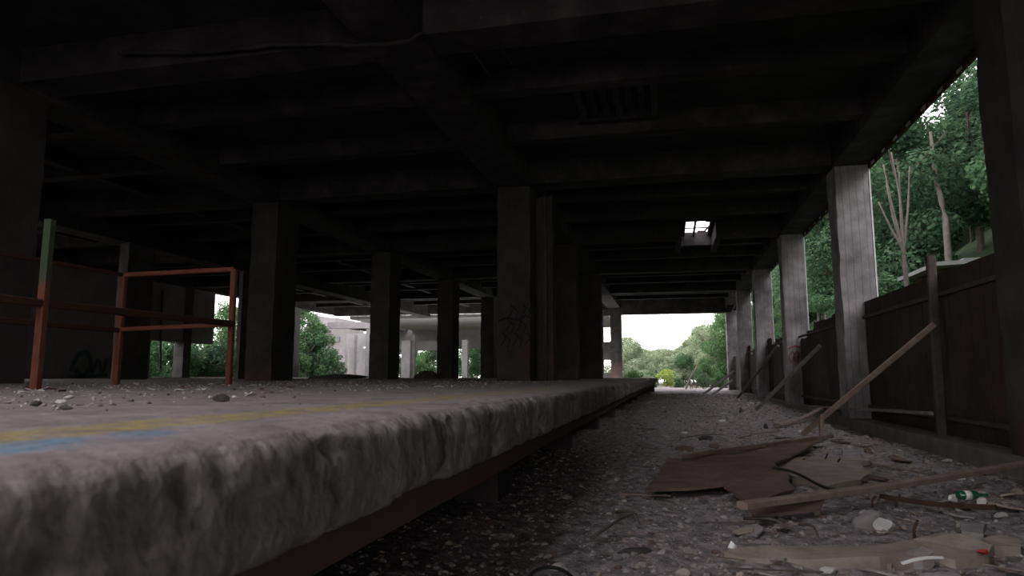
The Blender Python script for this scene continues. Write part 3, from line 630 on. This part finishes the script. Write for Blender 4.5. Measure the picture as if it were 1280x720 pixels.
# ------------------------------------------------------------------ left facade
FX0, FX1 = -25.7, -25.2
def wl(y0, y1, z0, z1, m=FACW): return gbox('wall_left', m, FX0, FX1, y0, y1, z0, z1, .6, .01)
def wstruct(o): return struct(o)
def lcol(y0, y1, lab, m=FACW, x0=FX0-.05, x1=FX1+.05): return column(x0, x1, y0, y1, .5, ZS+.02, m, lab, 'columns of the far left side', int(y0))
wstruct(wl(20.3, 27.4, .5, ZS)); wstruct(wl(YN, 8.8, .5, ZS)); wstruct(wl(8.8, 20.3, .5, 1.5))  # open upper bays out of view, added to light the left hall
for q in (14.5,): lcol(q, q+.8, 'far left side column outside the left edge of the frame'); wstruct(wl(29.1, 33.95, 2.78, ZS))
struct(gbox('wall_right', FACW, 4.27, 4.6, YN, 8.62, -.1, ZS+.1, .6, .01))
struct(gbox('wall_behind', FACW, -25.7, -2.4, YN-.3, YN, -.1, ZC, 1.2, .0))
lcol(27.35, 29.15, 'dark broad pier of the far left wall beside the low window opening')
lcol(31.5, 32.1, 'thin grey post dividing the low opening behind the orange frame', DARKC)
lcol(42.4, 43.2, 'far left side column hidden behind the broad platform column'); lcol(51.0, 51.7, 'far left side column past the leafy opening') if False else None
tag(link('wall_graffiti', stroke(stroke(stroke(bmesh.new(), [(24.6,1.2),(24.9,1.9),(25.4,2.0),(25.6,1.4),(25.2,1.0),(24.8,1.3)], .22, 'x', FX1+.03), [(25.7,1.1),(26.0,1.7),(26.3,1.2),(26.5,1.8)], .2, 'x', FX1+.03), [(24.4,1.0),(25.4,.98),(26.6,1.05)], .15, 'x', FX1+.03), TEAL), 'faded teal graffiti on the dark far left wall, seen between the orange posts', 'graffiti')
tag(gbox('window_ledge', KERB, FX0-.1, FX1+.05, 29.2, 36.1, .8, .93, .4, .01), 'pale ledge along the bottom of the low opening at far left', 'ledge')
tag(gbox('floor_edge', KERB, FX0-.1, FX1+.05, 37.0, 48.7, .7, .9, .6, .01), 'pale floor edge below the leafy far left opening', 'ledge') if False else None
# pale pipe and panel lines on the spandrel
tag(tube('wall_conduit', DARKC, [(FX1+.06,29.7,5.3),(FX1+.06,29.75,3.2),(FX1+.06,29.9,1.3)], .05), 'dark conduit down the spandrel behind the orange frame', 'conduit')
# ------------------------------------------------------------------ outdoor white structure beyond the end
def px(x, y, Y): return aty(x, y, Y)
def pillar(xa, xb, Y, ztop, d, lab, m=WHITEC, z0=.3):
    a = px(xa, 470, Y).x; b = px(xb, 470, Y).x
    return tag(gbox('white_pillar', m, a, b, Y, Y+d, z0, ztop, .5, .01, Y), lab, 'pillar', 'white pillars beyond the far end')
pillar(456, 466, 54, 5.5, .8, 'bright white pillar at the end of the pale canopy beam, left of centre')
pillar(437, 442, 62, 5.0, .6, 'slim white pillar in shade left of the brightest pillar')
pillar(424, 430, 66, 4.0, .6, 'short white pillar just right of the leafy tree')
pillar(501, 512, 53, 3.9, .6, 'wide white pier right of the narrow dark column')
pillar(514.5, 517.5, 53.5, 4.3, .3, 'thin white post beside the wide white pier')
pillar(577, 584, 52, 3.85, .5, 'white pillar left of the leafy gap near the centre')
pillar(545, 556, 60, 3.6, .6, 'greyish white pier right of the arched gap')
pillar(688, 694, 53, 4.6, .5, 'pale pillar seen in the slit right of the widest column')
a = px(410, 402, 54); b = px(458, 403, 54)
tag(gbox('canopy_beam', WHITEC, a.x, b.x+1.0, 53.9, 54.4, 5.05, 5.6, .5, .01), 'pale canopy beam resting on the bright white pillar', 'beam')
tag(gbox('canopy_slab', BEAM, a.x, b.x+.6, 54.4, 63, 5.3, 5.6, .8, .01), 'shaded canopy slab behind the pale beam', 'slab')
tag(gbox('canopy_wall', WHITEC, px(432,470,64).x, px(458,470,64).x, 64, 64.4, 3.9, 5.3, .8, .01), 'pale wall strip under the back of the canopy', 'wall')
tag(gbox('arch_wall', WHITEC, px(518,470,58).x, px(556,470,58).x, 58, 58.4, 3.25, 4.1, .8, .01), 'whitish lintel wall above the leafy arch', 'wall')
tag(gbox('inner_wall', WHITEC, px(442,470,66).x, px(456,470,66).x, 66, 66.4, .3, 3.9, .8, .01), 'grey shaded wall between the two canopy pillars', 'wall')
tag(gbox('end_canopy_slab', FACW, -24.2, -4.3, 48.8, 62, 5.35, 5.6, 1, .01), 'shaded canopy slab beyond the far end, above the white piers', 'slab')
tag(gbox('back_wall', FACW, -26.5, -6.5, 62, 62.4, 3.55, 5.6, 1, .01), 'grey upper wall closing the canopy beyond the far end', 'wall')
# white building far left
bld = thing('white_building', 'white old building with grey eaves behind the leafy tree at left', 'building', px(400,470,85))
def bb(name, m, xa, xb, yt, yb, Y, d=6, parent=bld):
    a = px(xa, yt, Y); b = px(xb, yb, Y); return gbox(name, m, min(a.x,b.x), max(a.x,b.x), Y, Y+d, b.z, a.z, 2, .01, parent=parent)
bb('wall', OLDW, 378, 416, 413, 476, 85); bb('wall', OLDW, 414, 436, 412, 476, 80, 4); bb('eaves', STONE, 380, 417, 409, 413, 84.4, 7); bb('upper_storey', WHITEC, 384, 420, 398, 409, 88)
bb('eaves', STONE, 382, 396, 394.5, 397.5, 87.5, 7)
for xa in (402, 421): w = bb('window', GLASS, xa, xa+3, 421, 427, 79.9 if xa > 415 else 84.9, .1)
bb('door', GLASS, 429.5, 431.5, 455, 476, 79.9, .1)
# shed beyond the fence at right
sh = thing('shed', 'small ochre shed with a pale flat roof beyond the widest fence', 'shed', (9.6, 27, 2.0))
link('wall', grid_box(bmesh.new(), 9.4, 11.6, 26.2, 29.0, 1.0, 4.70, .8, .01), OCHRE, sh)
bm = grid_box(bmesh.new(), 8.9, 12.0, 25.6, 29.6, 4.72, 4.86, .8, .01)
for v in bm.verts: v.co.z += (v.co.x-8.9)*.03
link('roof', bm, ROOFP, sh); link('roof_ridge', grid_box(bmesh.new(), 10.0, 10.9, 26.2, 27.8, 4.9, 5.05, .5, .01), ROOFP, sh)
# ------------------------------------------------------------------ outside ground
def hz(x, y):
    if x > 6:
        s = (x-6)*(.78 if y < 90 else .78*max(.2, 1-max(0,y-90)/60)); return .2+min(s, 30)+.8*noise.noise(Vector((x*.15, y*.15, 0)))
    return -.1
def terrain(name, x0, x1, y0, y1, st, m, f):
    bm = bmesh.new(); nx = int((x1-x0)/st); ny = int((y1-y0)/st)
    g = [[bm.verts.new((x0+(x1-x0)*i/nx, y0+(y1-y0)*j/ny, f(x0+(x1-x0)*i/nx, y0+(y1-y0)*j/ny))) for i in range(nx+1)] for j in range(ny+1)]
    for j in range(ny):
        for i in range(nx): bm.faces.new((g[j][i], g[j][i+1], g[j+1][i+1], g[j+1][i]))
    return link(name, bm, m, None, True)
struct(terrain('hillside', 4.8, 70, -20, 130, 2.0, GRASS, lambda x, y: hz(x, y) if x > 6 else -.05))
struct(terrain('yard_far', -45, 4.8, 49, 160, 2.0, YARD, lambda x, y: -.25+.12*noise.noise(Vector((x*.3,y*.3,0)))))
struct(terrain('yard_left', -95, -25.8, -20, 49, 3.0, YARD, lambda x, y: .35+.1*noise.noise(Vector((x*.3,y*.3,0)))))
struct(terrain('yard_left_far', -95, -45, 49, 160, 3.0, YARD, lambda x, y: .1))
# ------------------------------------------------------------------ vegetation
def crown_mesh(name, n, blobs, leaf, m, seed):
    rs = random.Random(seed); V = []; F = []
    for k in range(n):
        b = rs.choices(blobs, [q[3]**2 for q in blobs])[0]
        d = Vector((rs.gauss(0,1), rs.gauss(0,1), rs.gauss(0,1))).normalized(); r = b[3]*(.55+.5*rs.random()**.6)*(1+.25*noise.noise(d*2.3+Vector((seed,b[0],b[2]))))
        c = Vector(b[:3])+Vector((d.x*r, d.y*r, d.z*r*.75))
        nrm = (d+Vector((rs.uniform(-1,1), rs.uniform(-1,1), rs.uniform(-.4,1)))).normalized(); s = nrm.cross(Vector((rs.uniform(-1,1), rs.uniform(-1,1), .3))).normalized(); t = nrm.cross(s)
        l = leaf*rs.uniform(.6,1.3); w = l*.55; i = len(V)
        V += [c-t*l*.5, c+s*w*.5-t*.05*l, c+t*l*.6, c-s*w*.5-t*.05*l]; F.append((i, i+1, i+2, i+3))
    me = bpy.data.meshes.new(name); me.from_pydata([tuple(v) for v in V], [], F); me.materials.append(m); return me
def blobs(seed, h, w, n):
    rs = random.Random(seed); out = []
    for k in range(n):
        a = rs.uniform(0,6.3); f = rs.random(); z = h*(.25+.72*f); ww = w*math.sin(math.pi*min(.95,max(.12, f*.8+.15)))
        out.append((math.cos(a)*ww*rs.random(), math.sin(a)*ww*rs.random(), z, w*rs.uniform(.28,.5)))
    return out
crowns = {}
def crown(kind, li, v):
    key = (kind, li, v)
    if key not in crowns:
        if kind == 'tall': crowns[key] = crown_mesh('foliage', 9000, blobs(v*7+1, 9, 2.9, 16), .22, LF[li], v+3)
        elif kind == 'round': crowns[key] = crown_mesh('foliage', 5000, blobs(v*5+2, 4.2, 1.9, 10), .17, LF[li], v+9)
        elif kind == 'bush': crowns[key] = crown_mesh('foliage', 2600, blobs(v*3+4, 1.7, 1.1, 8), .12, LF[li], v+19)
    return crowns[key]
trunks = {}
def trunk(kind, v, pale=False):
    key = (kind, v, pale)
    if key in trunks: return trunks[key]
    rs = random.Random(v+50); bm = bmesh.new(); h = {'tall':8, 'round':3.2, 'bush':1.1}[kind]; r = {'tall':.17, 'round':.1, 'bush':.04}[kind]
    top = Vector((rs.uniform(-.5,.5), rs.uniform(-.5,.5), h)); mid = top*.5+Vector((rs.uniform(-.15,.15),)*2+(0,)); tube_bm(bm, [(0,0,-.4), mid, top], r, 7, r*.3)
    for k in range(6):
        f = .35+.1*k; a = rs.uniform(0,6.3); p = top*f; q = p+Vector((math.cos(a)*h*.22, math.sin(a)*h*.22, h*.2)); tube_bm(bm, [p, (p+q)/2+Vector((0,0,-.05*h*.3)), q], r*.4, 5, r*.12, 2)
    me = bpy.data.meshes.new('trunk'); bm.to_mesh(me); bm.free(); me.materials.append(PBARK if pale else BARK); trunks[key] = me; return me
def tree(name, kind, li, v, loc, s, label, group, pale=False, cat='tree'):
    t = thing(name, label, cat, loc, group)
    for nm, me in (('foliage', crown(kind, li, v)), ('trunk', trunk(kind, v, pale))):
        o = bpy.data.objects.new(nm, me); C.objects.link(o); o.parent = t
    t.scale = (s, s, s*R.uniform(.9,1.12)); t.rotation_euler = (0, 0, R.uniform(0,6.3)); return t
rs = random.Random(21)
FG = 'trees of the wooded slope at right'
FL = 'leafy green tree among the dense woods on the right slope'
for x in (8.5, 11.5, 15, 19, 23.5, 29):
    y = 12+rs.uniform(0,3)
    while y < 92:
        xx = x+rs.uniform(-1.2,1.2); yy = y+rs.uniform(-1,1)
        ok = not (xx < 13.5 and 20 < yy < 31 and True)
        if xx < 13 and yy < 24 and .28 < xx/yy < .52: ok = False
        if x > 15 or ok:
            kind = 'tall' if x > 9 or rs.random() < .3 else 'round'
            s = rs.uniform(.8,1.15)*(1 if x > 10 else .8)
            if xx < 9.6 and yy > 34 : s *= .7
            tree('deciduous_tree' , kind, rs.choice([0,0,1,2,2]), rs.randrange(3), (xx, yy, hz(xx,yy)-.2), s, FL, FG, pale=rs.random() < .4)
        y += rs.uniform(3.0,4.6) if x < 20 else 5.0
for k in range(34):
    x = rs.uniform(6.3, 9.5); y = rs.uniform(10, 62)
    if 20.5 < y < 30.5 : x = rs.uniform(6.0, 8.0); 
    if y < 24 and .28 < x/y < .52: y += 18
    tree('bush', 'bush', rs.choice([1,2,2,0]), k % 2, (x, y, hz(x,y)-.1), rs.uniform(1.0,1.5) if not 19 < y < 31 else .75, 'low leafy bush at the foot of the wooded right slope', 'bushes below the wooded slope', cat='bush')
# bare pale stems seen through the widest opening
t = thing('bare_multistem_tree', 'cluster of bare pale stems in the dark woods, left in the widest opening', 'tree', aty(1132,315,26))
base = aty(1130,318,25.5)
for (x, y) in ((1098,252),(1104,205),(1114,190),(1124,215),(1137,208),(1108,228)):
    e = aty(x, y, 25.5); link('stem', tube_bm(bmesh.new(), [base+Vector((0,0,-1.6)), base, base.lerp(e,.5)+Vector((rs.uniform(-.1,.1),0,0)), e], .07, 7, .02), PBARK, t, True)
a = aty(1181,272,30.5); b = aty(1170,222,30.8); c = aty(1163,165,31)
tag(tube('thick_trunk', PBARK, [a+Vector((0,0,-3)), a, b, c], .15, r1=.06), 'thick pale trunk bending left amid the foliage of the widest opening', 'trunk')
# far end trees
FE = 'trees beyond the bright far opening'
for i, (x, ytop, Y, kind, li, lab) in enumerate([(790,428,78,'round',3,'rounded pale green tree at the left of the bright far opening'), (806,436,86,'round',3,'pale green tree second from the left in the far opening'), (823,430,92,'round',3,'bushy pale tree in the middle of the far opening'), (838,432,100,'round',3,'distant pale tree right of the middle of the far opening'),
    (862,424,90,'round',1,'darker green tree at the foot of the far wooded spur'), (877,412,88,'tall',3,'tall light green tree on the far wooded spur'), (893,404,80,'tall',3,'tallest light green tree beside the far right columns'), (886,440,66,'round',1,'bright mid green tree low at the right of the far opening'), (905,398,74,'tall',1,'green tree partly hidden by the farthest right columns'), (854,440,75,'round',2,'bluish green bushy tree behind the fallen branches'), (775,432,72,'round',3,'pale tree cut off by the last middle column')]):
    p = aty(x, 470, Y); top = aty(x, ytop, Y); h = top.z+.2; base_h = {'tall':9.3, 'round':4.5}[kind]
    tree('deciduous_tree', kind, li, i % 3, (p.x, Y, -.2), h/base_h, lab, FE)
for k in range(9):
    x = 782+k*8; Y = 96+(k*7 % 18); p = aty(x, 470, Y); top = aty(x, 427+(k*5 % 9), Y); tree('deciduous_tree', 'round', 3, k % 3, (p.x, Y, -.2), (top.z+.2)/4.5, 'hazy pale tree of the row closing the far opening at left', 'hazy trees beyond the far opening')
for k in range(26):
    y = 11+rs.random()*20; x = 9.3+rs.random()*5
    if 22.5 < y < 30 and x < 13.4: x += 4.2
    elif y < 22.5 and .28 < x/y < .55: x += 5.5
    tree('bush', 'bush', rs.choice([0,1,2]), k % 2, (x, y, hz(x,y)-.15), rs.uniform(1.4,2.2), 'tall leafy undergrowth on the slope above the shed', 'undergrowth on the slope', cat='bush')
for i, (x, Y, s, li, lab) in enumerate([(833,62,1.0,4,'yellow green bush in the middle of the far opening'), (848,60,.6,2,'small bush left of the fallen pale branch'), (872,64,.9,2,'greyish bush among the dead branches at the far end'), (800,66,.9,3,'pale bush low at the left of the far opening'), (783,60,.9,3,'pale bush beside the last middle column'), (897,58,.9,1,'bush at the foot of the farthest right columns')]):
    p = aty(x, 470, Y); tree('bush', 'bush', li, i % 2, (p.x, Y, -.2), s, lab, 'bushes beyond the far opening', cat='bush')
rs = random.Random(33)
for k in range(26):
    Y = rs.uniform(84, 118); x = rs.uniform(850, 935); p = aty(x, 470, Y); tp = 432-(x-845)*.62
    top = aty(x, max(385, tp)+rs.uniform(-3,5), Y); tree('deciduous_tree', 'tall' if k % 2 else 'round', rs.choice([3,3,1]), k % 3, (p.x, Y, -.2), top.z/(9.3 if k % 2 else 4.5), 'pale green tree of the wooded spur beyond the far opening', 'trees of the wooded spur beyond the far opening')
for k in range(22):
    Y = rs.uniform(56, 80); x = rs.uniform(770, 905); p = aty(x, 470, Y)
    if 828 < x < 872 and Y < 66: continue
    tree('bush', 'bush', rs.choice([3,3,1,2]), k % 2, (p.x, Y, -.2), rs.uniform(.6,1.0)*Y/62, 'pale low bush scattered on the ground beyond the far opening', 'scattered bushes beyond the far opening', cat='bush')
for k in range(30):
    x = -28.2-(k % 2)*2.5-rs.random(); y = 28.5+k*.9+rs.random(); tree('bush', 'bush', rs.choice([0,0,1,2]), k % 2, (x, y, .2), rs.uniform(1.2,1.6), 'leafy bush growing along the outside of the far left wall', 'bushes along the far left wall', cat='bush')
rs = random.Random(9)
t = thing('fallen_branch', 'pale bare fallen branch with twigs in the far opening', 'branch', (aty(860,485,52).x, 52, 0))
link('limb', tube_bm(bmesh.new(), [aty(856,490,52), aty(863,472,53), aty(872,458,54)], .09, 6, .04), PBARK, t, True)
for k in range(12):
    a = aty(rs.uniform(862,900), rs.uniform(484,490), 54); b = a+Vector((rs.uniform(-2.0,.6), 0, rs.uniform(.5,1.8))); link('twig', tube_bm(bmesh.new(), [a, (a+b)/2+Vector((0,0,.15)), b], .03, 5, .012), PBARK, t, True)
# left side trees
LG = 'trees outside the far left side'
for i, (x, Yt, X, kind, s, li, lab) in enumerate([(205,0,-30,'round',1.0,2,'dark leafy tree in the left half of the low opening behind the orange frame'), (250,0,-29.5,'bush',1.7,1,'pale rounded bush in the right half of the low opening'), (277,0,-31,'tall',.62,1,'green tree seen between the spandrel and the right orange post'), (228,0,-38,'tall',.8,0,'dark tree deep behind the low opening'), (180,0,-36,'tall',.8,0,'tree outside behind the dark broad pier')]):
    d = ray(x, 470); p = CAM+d*(X/d.x); tree('deciduous_tree' if kind != 'bush' else 'bush', kind, li, i % 3 if kind != 'bush' else 0, (p.x, p.y, .2), s, lab, LG, cat='tree' if kind != 'bush' else 'bush')
for k, x in enumerate((500,513,526,541,556,574,590,606,622,640,692)):
    p = aty(x, 470, 72+k % 3*2); tree('deciduous_tree', 'round', (0,2,1)[k % 3], k % 3, (p.x, p.y, .1), 1.05, 'leafy tree in the green belt seen between the white piers', 'green belt beyond the white piers')
for x, ytop, Y, kind, li, lab in ((364,382,50,'tall',1,'leafy tree cut by the broad platform column, left of the tallest'), (374,384,52,'tall',1,'tall leafy tree filling the left of the opening before the white building'), (398,409,52,'tall',1,'lower leafy tree sloping down before the white building'), (414,440,53,'round',2,'smallest leafy tree at the foot of the white building'), (385,392,50,'round',2,'full leafy tree between its taller and lower neighbours'), (533,436,70,'round',1,'leafy tree framed by the white arch'), (596,420,64,'tall',2,'leafy tree filling the gap near the centre'), (612,418,70,'tall',1,'tree mostly hidden behind the dark columns near the centre'), (290,395,46,'tall',0,'tree outside at left, hidden by the broad platform column')):
    p = aty(x, 470, Y); top = aty(x, ytop, Y); bh = {'tall':9.3,'round':4.5}[kind]; tree('deciduous_tree', kind, li, 1, (p.x, Y, .1), (top.z-.1)/bh, lab, LG)
# ------------------------------------------------------------------ light
w = bpy.data.worlds.new('sky'); bpy.context.scene.world = w; w.use_nodes = True; nt = w.node_tree
bg = nt.nodes['Background']; bg.inputs['Strength'].default_value = 4.5
tc = nt.nodes.new('ShaderNodeTexCoord'); sp = nt.nodes.new('ShaderNodeSeparateXYZ'); nt.links.new(tc.outputs['Generated'], sp.inputs[0])
cr = nt.nodes.new('ShaderNodeValToRGB'); cr.color_ramp.elements[0].color = (.95,.95,.9,1); cr.color_ramp.elements[1].color = (.95,.90,.97,1); cr.color_ramp.elements[1].position = .5
nt.links.new(sp.outputs[2], cr.inputs[0]); nt.links.new(cr.outputs[0], bg.inputs[0])
v = bpy.context.scene.view_settings; v.view_transform = 'Standard'; v.look = 'None'; v.gamma = 1; v.exposure = 0; v.use_curve_mapping = False
